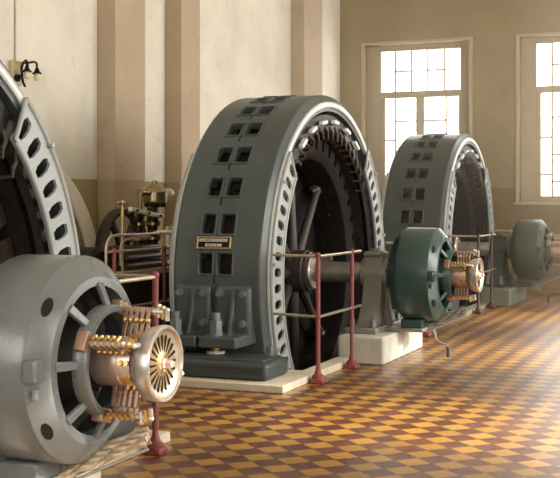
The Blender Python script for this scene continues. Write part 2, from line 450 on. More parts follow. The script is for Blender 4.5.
            for bx, bz in ((x0+.055,.67),(x1-.055,.67),(x1-.055,.43)) + (((x0+.055,.43),) ):
                m = MB(); m.hexbolt((bx, sg*1.698, bz), (0,sg,0), .027, .045); m.build('bracket_bolt', M['bolt'], br)
            m = MB(); m.tube([(xc-.06,sg*1.875,.35),(xc-.06,sg*1.875,.37)], .062, 20); m.tube([(xc-.06,sg*1.875,.365),(xc-.06,sg*1.875,.47)], .052, 6)
            m.tube([(xc-.06,sg*1.875,.46),(xc-.06,sg*1.875,.53)], .036, 16); m.build('levelling_nut', M['bolt'], br)
            m = MB(); m.tube([(xc-.06,sg*1.875,.225),(xc-.06,sg*1.875,.27)], .03, 16); m.build('jack_screw', M['brass'], br)
            m = MB(); m.tube([(xc-.06,sg*1.875,.206),(xc-.06,sg*1.875,.232)], .075, 24); m.build('jack_washer', M['pale'], br)
    # maker's plate
    grid = lambda u0,u1,v0,v1,n: [[(u0,v0+(v1-v0)*i/n),(u1,v0+(v1-v0)*i/n),(u1,v0+(v1-v0)*(i+1)/n),(u0,v0+(v1-v0)*(i+1)/n)] for i in range(n)]
    m = MB(); m.sheet(grid(-4.05,-3.752,9.35,12.55,4), cylmap, RB-.005, RB+.022); pl = m.build('maker_plate', M['black'], t, bevel=.006)
    m = MB()
    for g in (grid(-4.055,-3.747,9.2,9.55,1), grid(-4.055,-3.747,12.35,12.7,1), grid(-4.055,-4.04,9.55,12.35,3), grid(-3.762,-3.747,9.55,12.35,3)):
        m.sheet(g, cylmap, RB-.005, RB+.028)
    m.build('plate_border', M['bronze'], pl, bevel=.003)
    m = MB(); rnd = random.Random(3)
    for (u0, n, v0, v1, st) in ((-4.03,16,11.2,12.1,.0160),(-3.975,10,9.85,10.65,.0150)):
        for i in range(n):
            u = u0+st*i; w = .0105
            m.sheet(grid(u,u+.0036,v0,v1,1), cylmap, RB+.02, RB+.027)
            k = rnd.randrange(4)
            if k != 1: m.sheet(grid(u,u+w,v1-.2,v1,1), cylmap, RB+.02, RB+.027)
            if k != 2: m.sheet(grid(u,u+w,v0,v0+.2,1), cylmap, RB+.02, RB+.027)
            if k > 0: m.sheet(grid(u+w-.0036,u+w,v0,v1,1), cylmap, RB+.02, RB+.027)
    m.build('plate_lettering', M['pale'], pl)
    return t

# ------------------------------------------------------------------ EXCITER
def make_exciter():
    t = thing('exciter', 'exciter', '', (-2.6, 0, .28), 'exciters on the shaft ends')
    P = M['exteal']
    m = MB(); m.rev([(-2.74,.30),(-2.80,.30),(-2.80,.345),(-2.725,.415),(-2.71,.42),(-2.445,.42),(-2.432,.416),(-2.375,.352),(-2.365,.335),(-2.362,.30),(-2.38,.295),(-2.42,.295),(-2.43,.36),(-2.70,.36)], 0, ZS, 96, closed=True)
    body = m.build('yoke_housing', P, t, ang=24)
    for a in (38,142,218,322):   # oval hand holes on the shoulder
        m = MB(); q = R_(a); c = Vector((-2.404, -.384*cos(q), ZS+.384*sin(q))); n = Vector((.75,-.66*cos(q),.66*sin(q))).normalized()
        tt = Vector((0, sin(q), cos(q))); b = n.cross(tt)
        pts = [c+n*.002+tt*(.042*cos(k*2*pi/20))+b*(.021*sin(k*2*pi/20)) for k in range(20)]
        m.add(pts+[p-n*.004 for p in pts], [tuple(range(20)), tuple(range(20,40))[::-1]]+[(k,(k+1)%20,20+(k+1)%20,20+k) for k in range(20)])
        m.build('hand_hole', M['black'], body)
    for a in (0, 180):
        mm = Matrix.Translation((0,0,ZS)) @ Matrix.Rotation(R_(-a),4,'X')
        m = MB(); m.box(-2.435,-2.375,-.43,-.36,-.038,.05,mm); m.build('joint_lug', P, body, bevel=.01)
        q = R_(a-9); m = MB(); m.hexbolt((-2.40,-.392*cos(q),ZS+.392*sin(q)), (0,0,-1), .014, .04); m.build('lug_bolt', M['bolt'], body)
    m = MB(); m.box(-2.74,-2.54,-.17,.17,.28,.36); m.box(-2.70,-2.57,-.12,.12,.33,.40); m.build('foot', P, t, bevel=.012)
    m = MB(); m.rev([(-2.86,.08),(-2.86,.17),(-2.85,.18),(-2.81,.18),(-2.80,.19),(-2.79,.19),(-2.79,.08)], 0, ZS, 48, closed=True)
    for i in range(6):
        a = R_(60*i+10); m.hexbolt((-2.86,-.14*cos(a),ZS+.14*sin(a)), (-1,0,0), .018, .03)
    m.build('coupling_flange', P, t)
    m = MB(); m.rev([(-2.79,.09),(-2.79,.31),(-2.77,.31),(-2.77,.09)], 0, ZS, 48, closed=True); m.build('rear_cover', P, t)
    # spider in the face
    for i in range(8):
        mm = Matrix.Translation((0,0,ZS)) @ Matrix.Rotation(R_(-45*i-2),4,'X')
        q = MB(); A_ = mm@Vector((-2.368,-.312,0)); B_ = mm@Vector((-2.318,-.205,0)); tv = (mm.to_3x3()@Vector((0,0,1)))*.02; xv = Vector((.012,0,0))
        vs8 = [A_-tv-xv,A_+tv-xv,A_+tv+xv,A_-tv+xv,B_-tv*.8-xv,B_+tv*.8-xv,B_+tv*.8+xv,B_-tv*.8+xv]
        q.add(vs8,[(3,2,1,0),(4,5,6,7),(0,1,5,4),(1,2,6,5),(2,3,7,6),(3,0,4,7)]); q.build('spider_arm', P, t, bevel=.005)
    m = MB(); m.rev([(-2.345,.192),(-2.345,.225),(-2.292,.225),(-2.284,.22),(-2.284,.197),(-2.292,.192)], 0, ZS, 64, closed=True); m.build('rocker_ring', P, t)
    m = MB(); m.rev([(-2.7,.09),(-2.7,.30),(-2.5,.30),(-2.52,.27),(-2.50,.20),(-2.40,.14),(-2.34,.10),(-2.34,.08)], 0, ZS, 64); m.build('armature', M['armature'], t)
    m = MB(); m.rev([(-2.36,.09),(-2.36,.098),(-2.35,.10),(-2.225,.10),(-2.222,.095),(-2.216,.095),(-2.213,.10),(-2.165,.10),(-2.165,.09)], 0, ZS, 64, closed=True)
    com = m.build('commutator', M['copper'], t)
    for x, n in ((-2.20,10),(-2.172,10)):
        for i in range(n):
            a = R_(36*i+5); m = MB(); m.tube([(x,-.098*cos(a),ZS+.098*sin(a)),(x,-.114*cos(a),ZS+.114*sin(a))], .011, 8); m.build('collar_nut', M['brass'], com)
    # end bell with a slotted bronze face
    m = MB(); m.rev([(-2.165,.085),(-2.155,.105),(-2.135,.130),(-2.11,.145),(-2.075,.152),(-2.058,.152),(-2.052,.147),(-2.052,.140),(-2.062,.134),(-2.09,.07)], 0, ZS, 64, closed=True)
    bell = m.build('end_bell', M['steel'], t)
    m = MB(); m.rev([(-2.075,.0),(-2.062,.030),(-2.070,.042),(-2.074,.112),(-2.060,.136),(-2.09,.136),(-2.10,.0)], 0, ZS, 48)
    fc = m.build('bell_face', M['bronze'], bell)
    for i in range(20):
        mm = Matrix.Translation((0,0,ZS)) @ Matrix.Rotation(R_(18*i),4,'X')
        m = MB(); m.add([mm@Vector(v) for v in ((-2.078,-.116,-.0062),(-2.078,-.116,.0062),(-2.078,-.05,.0022),(-2.078,-.05,-.0022),(-2.0705,-.116,-.0062),(-2.0705,-.116,.0062),(-2.069,-.05,.0022),(-2.069,-.05,-.0022))],[(0,1,2,3),(4,5,6,7),(0,1,5,4),(1,2,6,5),(2,3,7,6),(3,0,4,7)])
        m.build('face_slot', M['dark'], fc)
    m = MB(); m.rev([(-2.08,.026),(-2.056,.024),(-2.05,.017),(-2.025,.015),(-2.02,.009)], 0, ZS, 16); m.build('hub_nut', M['copper'], bell)
    # four brush arms on the rocker ring
    for a in (26, 112, 200, 286):
        mm = Matrix.Translation((0,0,ZS)) @ Matrix.Rotation(R_(-a),4,'X')
        q = MB(); q.box(-2.335,-2.285,-.245,-.188,-.042,.042,mm); arm = q.build('brush_arm', M['strap'], t, bevel=.006)
        q = MB(); q.tube([mm@Vector((-2.30,-.212,0)), mm@Vector((-2.105,-.212,0))], .011, 10)
        q.build('stud', M['steel'], arm)
        for k in range(5):
            x = -2.268+.026*k
            q = MB(); q.box(x-.0085,x+.0085,-.224,-.198,-.017,.017,mm); q.box(x-.0085,x+.0085,-.205,-.118 if a > 150 else -.165,-.019,-.011,mm)
            q.box(x-.0075,x+.0075,-.180,-.100,-.008,.004,mm)
            h = q.build('brush_holder', M['strap'], arm, bevel=.002)
            q = MB(); q.ball(mm@Vector((x,-.128 if a > 150 else -.168,-.014)), .0118, 10); q.build('spring_cap', M['brass'], h)
            q = MB(); q.tube([mm@Vector((x,-.226,.006)), mm@Vector((x,-.205,.032))], .0085, 8); q.build('spring', M['brass'], h)
        for k in range(3):
            x = -2.13+.02*k
            q = MB(); q.tube([mm@Vector((x,-.232+.008*k,-.004)), mm@Vector((x,-.19+.006*k,.014))], .010, 10); q.ball(mm@Vector((x,-.232+.008*k,-.004)),.0125,8); q.build('terminal', M['steel'] if k != 1 else M['brass'], arm)
    # braided cables leading up to the brush gear, and the hand crank on its bracket
    A = Vector((-2.56,.02,.28)); B = Vector((-2.225,.165,.43)); m = MB()
    side = Vector((.30,-.75,-.45)).normalized(); d = (B-A).normalized(); up = d.cross(side).normalized()
    if up.z < 0: up = -up
    for k in range(5):
        o = side*(-.044+.022*k); ph = k*1.7; N = 40
        m.tube([A+(B-A)*(i/N)+o+side*(.004*sin(ph+i*.5))+up*(.006*cos(ph+i*.5)) for i in range(N+1)], .0135, 6)
    cb = m.build('braided_cable', M['rope'], t)
    m = MB(); m.tube([A-d*.02-up*.03, B-up*.03], .010, 8); m.tube([A+side*.06-up*.02, B+side*.055-up*.02], .007, 6)
    m.build('cable_bracket', M['ped'], cb)
    m = MB(); A2 = Vector((-2.50,.03,.25))
    m.tube([A2+Vector((-.05,0,.06)), A2, A2+Vector((.03,-.02,-.04))], .02, 10)
    m.tube([A2+Vector((.03,-.02,-.03)), A2+Vector((.045,-.03,-.08)), A2+Vector((.09,-.03,-.11)), A2+Vector((.14,-.03,-.125)), A2+Vector((.155,-.03,-.15))], .009, 8)
    cr = m.build('hand_crank', M['ped'], t)
    m = MB(); m.tube([A2+Vector((.155,-.03,-.14)), A2+Vector((.157,-.03,-.235))], .017, 12); m.build('crank_grip', M['iron'], cr)
    return t

# ------------------------------------------------------------------ PEDESTAL, BLOCK, PLINTH, RAIL
def make_pedestal():
    t = thing('bearing_pedestal', 'bearing', '', (-3.02, 0, .245), 'bearing pedestals')
    m = MB()
    pts = [(-.40,.29)]+[(-.40+.27*(1-(1-k/8)**2), .29+.42*(k/8)**1.3) for k in range(1,9)]+[(-.13,.80),(-.10,.93),(-.06,.96)]
    poly = pts+[(-y,z) for y,z in pts[::-1]]
    m.prism(poly,'x',-3.11,-2.93); col = m.build('column', M['ped'], t, bevel=.02, seg=3)
    m = MB(); m.box(-3.18,-2.88,-.46,.46,.245,.295); m.box(-2.95,-2.53,-.19,.19,.247,.28); m.build('base_plate', M['ped'], t, bevel=.01)
    m = MB(); m.rev([(-3.145,.09),(-3.145,.12),(-3.135,.135),(-2.90,.135),(-2.885,.13),(-2.885,.09)], 0, ZS, 40, closed=True); m.build('bearing_shell', M['ped'], t)
    m = MB(); m.box(-3.10,-2.94,-.14,.14,.92,.955); m.box(-3.06,-2.98,-.05,.05,.95,.985); m.build('oil_cap', M['ped'], t, bevel=.01)
    for sy in (-1, 1):
        for x in (-3.12,-2.93):
            m = MB(); m.hexbolt((x, sy*.40, .29), (0,0,1), .026, .075); m.tube([(x,sy*.40,.36),(x,sy*.40,.40)], .015, 10); m.build('anchor_bolt', M['bolt'], t)
        m = MB(); m.hexbolt((-3.02, sy*.105, .95), (0,0,1), .018, .04); m.build('cap_bolt', M['bolt'], t)
    m = MB(); m.prism([(-2.94,.29),(-2.86,.29),(-2.93,.62)],'y',-.025,.025); m.build('web', M['ped'], t, bevel=.004)
    return t
def make_block():
    m = MB(); m.box(-3.178,-2.76,-.64,.70,0,.245)
    return m.build('concrete_block', M['conc'], None, org=(-2.97,0,0), bevel=.022, seg=3)
def make_plinth():
    m = MB(); o = [(-4.75,-2.30),(-3.03,-2.30),(-3.03,-.655),(-3.178,-.655),(-3.178,-1.52),(-4.45,-1.52),(-4.45,1.52),(-3.178,1.52),(-3.178,.715),(-3.03,.715),(-3.03,1.92),(-4.75,1.92)]
    m.prism(o,'z',0,.06)
    return m.build('stone_plinth', M['slabm'], None, org=(-3.9,0,0), bevel=.008)
def post(t, x, y, top=1.0):
    m = MB(); m.rev([(0,.05),(.008,.052),(.06,.048),(.075,.03),(.1,.022),(.12,.0175),(top,.0175)],axis='z',c=(x,y),n=16)
    p = m.build('post', M['red'], t)
    for z in (top-.005, top*.51):
        m = MB(); m.ball((x,y,z),.023,12); m.build('knuckle', M['red'], p)
    m = MB(); m.box(x-.052,x+.052,y-.052,y+.052,0,.04); m.build('post_base', M['red'], p, bevel=.01)
def make_rail():
    t = thing('guard_rail', 'railing', '', (-2.96, 0, 0), 'guard rails beside the alternators')
    post(t,-2.96,-1.74); post(t,-2.96,-.90); post(t,-2.96,1.60)
    for z in (.985,.515):
        m = MB(); m.tube([(-3.40,-1.60,z),(-2.96,-1.74,z),(-2.96,-.90,z),(-2.96,-.66,z)], .0115, 10); m.build('rail', M['rail'], t)
        m = MB(); m.tube([(-3.40,1.60,z),(-2.96,1.60,z),(-2.96,.60,z)], .0115, 10); m.build('rail', M['rail'], t)
    return t

def place(root, y, label):
    root.location.y = y; root['label'] = label; return root
alt = make_alternator(); exc = make_exciter(); ped = make_pedestal(); rail = make_rail()
blk = make_block(); tag(blk,'concrete block','','concrete blocks under the bearings')
pln = make_plinth(); tag(pln,'plinth','','stone plinths round the alternator pits')
LAB = {
 'alternator': ('alternator cropped by the frame, only its slotted shield and dark windings beside the wall lamp',
                'tall grey-green alternator ring with paired windows and gold-edged maker plate',
                'smaller distant alternator ring standing in front of the window on the end wall'),
 'exciter': ('large light-grey exciter with bronze slotted end bell, filling the bottom corner',
             'teal-green exciter with copper brush gear between the two full alternators',
             'dull olive exciter farthest away, below the cropped window'),
 'bearing_pedestal': ('bearing pedestal hidden behind the light-grey exciter in the corner',
             'grey bearing pedestal on the white concrete block, carrying the polished shaft beside the teal exciter',
             'dark distant bearing pedestal next to the farthest olive exciter'),
 'concrete_block': ('concrete block under the light-grey corner exciter and its bearing',
             'white concrete block by the second red rail post, carrying the grey bearing pedestal',
             'distant greenish concrete block below the farthest exciter'),
 'stone_plinth': ('stone plinth round the pit of the cropped alternator behind the corner exciter',
             'pale stone plinth under the black shoe of the alternator with the maker plate',
             'distant low stone plinth under the alternator before the end wall window'),
 'guard_rail': ('guard rail with a red post rising behind the bronze end bell of the grey exciter',
             'red-posted guard rail with two pale bars before the spoked rotor and polished shaft',
             'distant guard rail with two dark red posts behind the teal exciter brush gear'),
}
roots = {}
for r in (alt, exc, ped, rail, blk, pln):
    n = base_name(r); cps = [copy_tree(r), r, copy_tree(r)]
    for c, y, l in zip(cps, YC, LAB[n]): place(c, y, l)
    roots[n] = cps
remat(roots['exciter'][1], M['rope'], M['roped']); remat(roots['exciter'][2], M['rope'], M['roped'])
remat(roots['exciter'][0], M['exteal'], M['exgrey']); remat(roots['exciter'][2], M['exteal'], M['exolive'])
for c in list(roots['alternator'][2].children):
    if base_name(c) == 'maker_plate':
        for q in list(c.children): bpy.data.objects.remove(q)
        bpy.data.objects.remove(c)
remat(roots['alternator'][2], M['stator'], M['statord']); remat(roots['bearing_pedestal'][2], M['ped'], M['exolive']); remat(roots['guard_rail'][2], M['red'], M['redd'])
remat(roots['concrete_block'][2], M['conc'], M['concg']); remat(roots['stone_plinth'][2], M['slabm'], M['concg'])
for o in bpy.data.objects:
    if '_o' in o: del o['_o']

# ------------------------------------------------------------------ GOVERNOR ON ITS PLATFORM, REAR RAIL
t = thing('platform', 'platform', 'low boarded platform with dark front carrying the brass-piped governor', (-5.4, 9.0, 0)); t['_o'] = (-5.4,9.0,0)
sl = lambda x0,x1,y0,y1: [[(a,c),(b,c),(b,d),(a,d)] for a,b in ((x0,-5.76),(-5.76,-5.47),(-5.47,x1)) for c,d in ((y0,8.56),(8.56,9.62),(9.62,y1)) if not (a == -5.76 and c == 8.56)]
m = MB(); m.sheet(sl(-5.9,-4.92,7.6,11.0), lambda u,v,w:(u,v,w), 0, .76); m.build('casing', M['plati'], t)
m = MB(); m.sheet(sl(-5.92,-4.9,7.55,11.02), lambda u,v,w:(u,v,w), .76, .785); m.build('deck', M['plat'], t)
m = MB(); m.box(-4.9,-4.885,7.55,11.02,.755,.805); m.build('nosing', M['nose'], t, bevel=.005)
del t['_o']

t = thing('turbine_governor', 'governor', 'dark turbine governor with domed bronze head, belt wheel and brass rings on the platform', (-5.35,9.3,.785)); t['_o'] = (-5.35,9.3,.785)
GX = -5.35
C0 = lambda x, y, X: None
def P(x, y, X):     # a point of the machine seen along a sight line, at its own distance
    u = (x-276.45)/1119.26; v = -(y-205.0)/1119.26
    r = Vector((u*cos(.3844)-sin(.3844), u*sin(.3844)+cos(.3844), v)); return Vector((0,0,1.385))+r*(X/r.x)
b = P(155,190,GX)
m = MB(); m.box(GX-.10,GX+.22,8.85,9.95,.785,.85); m.box(GX-.08,GX+.16,9.0,9.8,.85,1.0); m.build('bed', M['darkmetal'], t, bevel=.015)
w = P(122.5,252,-5.62)
m = MB(); m.rev([(-5.67,.39),(-5.68,.43),(-5.66,.44),(-5.58,.44),(-5.56,.43),(-5.57,.39)], w.y, w.z, 56, closed=True)
for i in range(5):
    mm = Matrix.Translation((0,w.y,w.z)) @ Matrix.Rotation(R_(72*i+20),4,'X'); m.box(-5.63,-5.59,-.40,-.05,-.03,.03,mm)
m.rev([(-5.70,.02),(-5.70,.075),(-5.52,.075),(-5.52,.02)], w.y, w.z, 24, closed=True)
m.build('belt_wheel', M['darkmetal'], t)
m = MB(); m.tube([(-5.8,w.y,w.z),(-5.45,w.y,w.z)], .03, 12); m.build('wheel_shaft', M['steel'], t)
def column(px, X, zt, rad):
    c = P(px, 230, X); m = MB()
    prof = [(.85,rad*1.25),(.9,rad*1.25),(.92,rad),(1.02,rad*.9),(1.03,rad*1.3),(1.08,rad*1.3),(1.09,rad*.85),(1.17,rad*.85),(1.18,rad*1.35),(1.22,rad*1.35),(1.23,rad),(zt,rad*.9)]
    m.rev(prof, axis='z', c=(c.x,c.y), n=24); o = m.build('column', M['darkmetal'], t)
    for z, k in ((1.055,1.42),(1.20,1.45),(1.285,1.15)):
        m = MB(); m.rev([(z-.014,rad*k*.8),(z-.014,rad*k),(z+.014,rad*k),(z+.014,rad*k*.8)], axis='z', c=(c.x,c.y), n=24, closed=True); m.build('brass_ring', M['brass'], o)
    return c
c1 = column(138.5, GX, 1.33, .055); c2 = column(152.5, GX, 1.36, .06)
m = MB(); m.rev([(1.40,.05),(1.405,.108),(1.42,.122),(1.515,.122),(1.55,.095),(1.58,.05),(1.60,.03),(1.625,.03),(1.63,.012),(1.63,.0)], axis='z', c=(b.x,b.y), n=40); hd = m.build('domed_head', M['bell'], t)
e = P(168.5,192,GX); m = MB(); m.tube([(GX,b.y+.1,1.50),(GX,e.y-.03,1.50)], .03, 12); m.tube([(GX,e.y-.045,1.50),(GX,e.y+.03,1.50)], .056, 20); m.build('end_drum', M['pale'], t)
e = P(140,191,GX); m = MB(); m.tube([(GX,b.y-.1,1.51),(GX,e.y+.01,1.51)], .03, 12); m.tube([(GX,e.y+.03,1.51),(GX,e.y-.01,1.51)], .038, 16); m.tube([(GX,e.y,1.50),(GX,e.y,1.33)], .022, 10); m.build('side_lug', M['bell'], t)
for k in range(10):
    a = 2*pi*k/10; m = MB(); m.tube([(b.x+.1*cos(a),b.y+.1*sin(a),1.40),(b.x+.09*cos(a),b.y+.09*sin(a),1.365)], .014, 6); m.build('fly_weight', M['darkmetal'], hd)
m = MB(); m.tube([(b.x,b.y,1.41),(b.x,b.y,1.33)], .035, 14); m.tube([(b.x,b.y+.05,1.41),(b.x,b.y+.05,1.30)], .014, 8); m.build('head_linkage', M['darkmetal'], t)
a_, b_ = P(130,209,GX+.08), P(163,217,GX+.08)
m = MB(); d = b_-a_; n = Vector((0,-d.z,d.y)).normalized()*.022
m.prism([(a_.y+n.y,a_.z+n.z),(b_.y+n.y,b_.z+n.z),(b_.y-n.y,b_.z-n.z),(a_.y-n.y,a_.z-n.z)],'x',GX+.06,GX+.1)
lk = m.build('link_bar', M['pale'], t, bevel=.004)
m = MB()
for k in (.15,.5,.85): m.hexbolt(a_+d*k+Vector((.018,0,0)),(1,0,0),.012,.02)
m.build('link_pin', M['darkmetal'], lk)
m = MB(); q = P(130,212,GX+.05); q2 = P(135,226,GX+.05); q3 = P(127,243,GX+.05)
m.tube([q,q2,q3], .03, 8); m.tube([P(133,222,GX+.02),P(142,213,GX+.02)], .035, 8); m.build('bell_crank', M['darkmetal'], t)
rT, rB = P(122.5,203,-5.08), P(122.5,268,-5.08)
m = MB(); m.tube([rT, (rT.x,rT.y,.785)], .017, 12); vr = m.build('valve_rod', M['bronze'], t)
m = MB(); m.tube([rT+Vector((0,-.075,0)), rT+Vector((0,.075,0))], .012, 8); m.ball(rT,.028,10); m.ball(rT+Vector((0,-.075,0)),.017,8); m.ball(rT+Vector((0,.075,0)),.017,8); m.build('valve_handle', M['brass'], vr)
def pipe(pts, X, r, mt, name='oil_pipe'):
    q = [P(x,y,X) for x,y in pts]; out = []
    for i in range(len(q)-1):
        for k in range(6): out.append(q[max(0,i-1)] if False else q[i].lerp(q[i+1], k/6))
    out.append(q[-1])
    for _ in range(3): out = [out[0]]+[(out[i-1]+out[i]*2+out[i+1])/4 for i in range(1,len(out)-1)]+[out[-1]]
    m = MB(); m.tube(out, r, 8); return m.build(name, mt, t)
pipe([(106,266),(106,246),(110,237),(118,235),(140,234.5),(158,233)], -5.05, .014, M['copper'])
pipe([(120.5,266),(120.5,246),(124,240),(134,238),(150,236)], -5.07, .012, M['copper'])
pipe([(156,233),(166,232.3),(176,231.5)], -5.05, .022, M['pale'])
pipe([(171,232),(171,226)], -5.05, .016, M['brass'], 'oil_cup')
c3 = P(168,241,GX+.1); m = MB(); m.rev([(.85,.05),(1.0,.05),(1.02,.04),(1.10,.045),(1.12,.03),(1.17,.03)], axis='z', c=(c3.x,c3.y), n=16); m.build('oil_pump', M['pale'], t)
m = MB(); m.tube([(-5.1,8.95,.82),(-5.1,9.9,.82)], .03, 10); m.tube([(-5.12,9.0,.9),(-5.12,9.8,.9)], .022, 8); m.build('tie_rod', M['hub'], t)
del t['_o']

t = thing('pump', 'pump', 'small dark round-topped pump peeping over the grey exciter beside the pale arch', (-5.35,8.3,0)); t['_o'] = (-5.35,8.3,0)
pc = P(80,262,-5.35)
m = MB(); m.rev([(-5.6,.03),(-5.6,.2),(-5.57,.235),(-5.15,.235),(-5.12,.2),(-5.12,.03)], pc.y, pc.z-.10, 32, closed=True); m.build('casing', M['black'], t)
m = MB(); m.box(-5.58,-5.14,pc.y-.16,pc.y+.16,0,pc.z-.22); m.box(-5.64,-5.08,pc.y-.25,pc.y+.25,0,.06); m.build('pump_stand', M['darkmetal'], t, bevel=.01)
m = MB(); m.tube([(-5.16,pc.y,pc.z-.10),(-5.02,pc.y,pc.z-.10)], .03, 12); m.build('shaft_end', M['hub'], t)
del t['_o']
t = thing('guard_rail', 'railing', 'guard rail with two thin red posts in front of the governor platform', (-4.62, 8.4, 0), 'guard rails beside the alternators'); t['_o'] = (-4.62,8.4,0)
for y in (7.84, 8.9):
    post(t, -4.84, y+(.45 if y < 8 else .30))
m = MB(); m.tube([(-4.84,8.20,.99),(-4.84,10.6,.99)], .0115, 10); m.build('rail', M['rail'], t)
m = MB(); m.tube([(-4.84,8.20,.50),(-4.84,10.6,.50)], .0115, 10); m.build('rail', M['rail'], t)
for o in walk(t):
    if '_o' in o: del o['_o']

# ------------------------------------------------------------------ WALL LAMP
LX = XL+.005
l0 = P(14,73,-6.1); t = thing('wall_lamp', 'lamp', 'twin gooseneck lamp with dark bell shades on the cream wall', (XL, l0.y, l0.z)); t['_o'] = (XL,l0.y,l0.z)
m = MB(); m.box(XL,XL+.05,l0.y-.085,l0.y+.085,l0.z-.11,l0.z+.11); m.build('back_board', M['wood'], t, bevel=.012)
s = P(17,78,-6.04); m = MB(); m.rev([(-6.05,.008),(-6.05,.034),(-6.02,.034),(-6.015,.026),(-6.015,.008)], s.y, s.z, 20, closed=True); m.build('switch', M['black'], t)
m = MB()
def lp(x, y, X=-5.95): return P(x, y, X)
m.tube([lp(17,78,-6.03),lp(22,75,-5.98),lp(21.5,68),lp(23,63),lp(26,60.5),lp(27.5,63),lp(27,67)], .013, 8)
m.tube([lp(25,63),lp(30,62.5),lp(34,61.8),lp(36.5,63),lp(37,67)], .011, 8)
m.tube([lp(22,76,-5.98),lp(23,82),lp(25,86.5)], .012, 8); m.build('gooseneck', M['black'], t)
for x, y in ((27,68),(37,70)):
    c = lp(x, y); m = MB(); m.rev([(c.z+.025,.010),(c.z+.015,.016),(c.z-.01,.024),(c.z-.032,.046),(c.z-.036,.046),(c.z-.015,.016)], axis='z', c=(c.x,c.y), n=20); sd = m.build('lamp_shade', M['black'], t)
    m = MB(); m.ball((c.x,c.y,c.z-.062), .032, 14, 1,1,1.25); m.build('bulb', M['glass'], sd)
m = MB(); m.tube([(XL+.012,l0.y+.005,l0.z+.1),(XL+.012,l0.y+.005,ZC)], .008, 6); m.build('conduit', M['wood'], t)
del t['_o']

# ------------------------------------------------------------------ ROOM
def struct(o): o['kind'] = 'structure'; return o
PITS = [(y-1.52, y+1.52) for y in YC]
m = MB()
def fl(x0,x1,y0,y1): m.add([(x0,y0,0),(x1,y0,0),(x1,y1,0),(x0,y1,0)], [(0,1,2,3)])
fl(-3.178,XR,YB,YW); fl(XL,-4.45,YB,YW)
ys = [YB]+[v for p in PITS for v in p]+[YW]
for i in range(0, len(ys), 2): fl(-4.45,-3.178,ys[i],ys[i+1])
struct(m.build('floor', M['floor']))
m = MB()
for a, b in PITS:
    x0,x1 = -4.45,-3.178; z = -1.25
    m.add([(x0,a,0),(x1,a,0),(x1,b,0),(x0,b,0),(x0,a,z),(x1,a,z),(x1,b,z),(x0,b,z)], [(0,1,5,4),(1,2,6,5),(2,3,7,6),(3,0,4,7),(4,5,6,7)])
struct(m.build('floor_pit', M['pit']))
m = MB(); m.box(XL-.3,XR+.3,YB-.3,YW+.4,ZC,ZC+.2); struct(m.build('ceiling', M['white']))
LH = (-2.75,-.75,.9,4.0)
m = MB(); ya = [YB-.3,LH[0],LH[1],YW+.4]; za = [0,LH[2],LH[3],ZC]
m.sheet([[(ya[i],za[j]),(ya[i+1],za[j]),(ya[i+1],za[j+1]),(ya[i],za[j+1])] for i in range(3) for j in range(3) if not (i == 1 and j == 1)], lambda u,v,w:(w,u,v), XL-.3, XL)
struct(m.build('wall_left', M['wall_l']))
# pilasters
for i, (a, b) in enumerate(((.1,.75),(1.4,1.9),(4.1,4.75),(5.6,6.12),(10.1,10.74),(11.61,12.1),(15.65,16.45))):
    m = MB(); m.box(XL,XL+.22,a,b,0,ZC); struct(m.build('trim_%d' % (i+1), M['pil'], bevel=.01))
# arched rib and its recess on the left wall
def arch(yc, zc, r0, r1, n):
    m = MB(); pts = []
    for k in range(41):
        a = pi*k/40; pts.append((yc-cos(a)*r1, zc+sin(a)*r1))
    inn = [(yc-cos(pi*k/40)*r0, zc+sin(pi*k/40)*r0) for k in range(41)]
    vs = []; fs = []
    for (o, i_) in zip(pts, inn):
        vs += [(XL,*o),(XL+.05,o[0],o[1]),(XL+.05,*i_),(XL,*i_)]
    for k in range(40):
        for q in range(4): fs.append((k*4+q,k*4+(q+1)%4,(k+1)*4+(q+1)%4,(k+1)*4+q))
    m.add(vs, fs)
    m.box(XL,XL+.05,yc-r1,yc-r0,0,zc); m.box(XL,XL+.05,yc+r0,yc+r1,0,zc)
    struct(m.build('trim_%d' % n, M['white'], bevel=.025, seg=3))
arch(8.75, .52, 1.175, 1.375, 10); arch(14.2, .52, 1.20, 1.375, 11); arch(2.72,.52,1.20,1.375,12)

def wall_y(name, y0, y1, holes, mt, x0, x1):
    """wall of constant y with window openings (x0, x1, z0, z1)"""
    xs = sorted({x0,x1}|{h[0] for h in holes}|{h[1] for h in holes}); zs = sorted({0,ZC}|{h[2] for h in holes}|{h[3] for h in holes})
    m = MB()
    P = []
    for i in range(len(xs)-1):
        for j in range(len(zs)-1):
            cx, cz = (xs[i]+xs[i+1])/2, (zs[j]+zs[j+1])/2
            if any(h[0]<cx<h[1] and h[2]<cz<h[3] for h in holes): continue
            P.append([(xs[i],zs[j]),(xs[i+1],zs[j]),(xs[i+1],zs[j+1]),(xs[i],zs[j+1])])
    m.sheet(P, lambda u,v,w:(u,w,v), y1, y0); return struct(m.build(name, mt))
WH = [(-5.66,-3.90,1.43,4.05), (-3.09,-1.33,1.43,4.05), (-.50,1.26,1.43,4.05)]
wall_y('wall_far', YW, YW+.4, WH, M['wall_f'], XL, XR+.3)
BH = [(-5.8,-3.9,.9,4.0),(-1.6,.2,1.0,4.0),(1.2,3.0,1.0,4.0)]
wall_y('wall_back', YB-.3, YB, BH, M['wall_l'], XL, XR+.3)
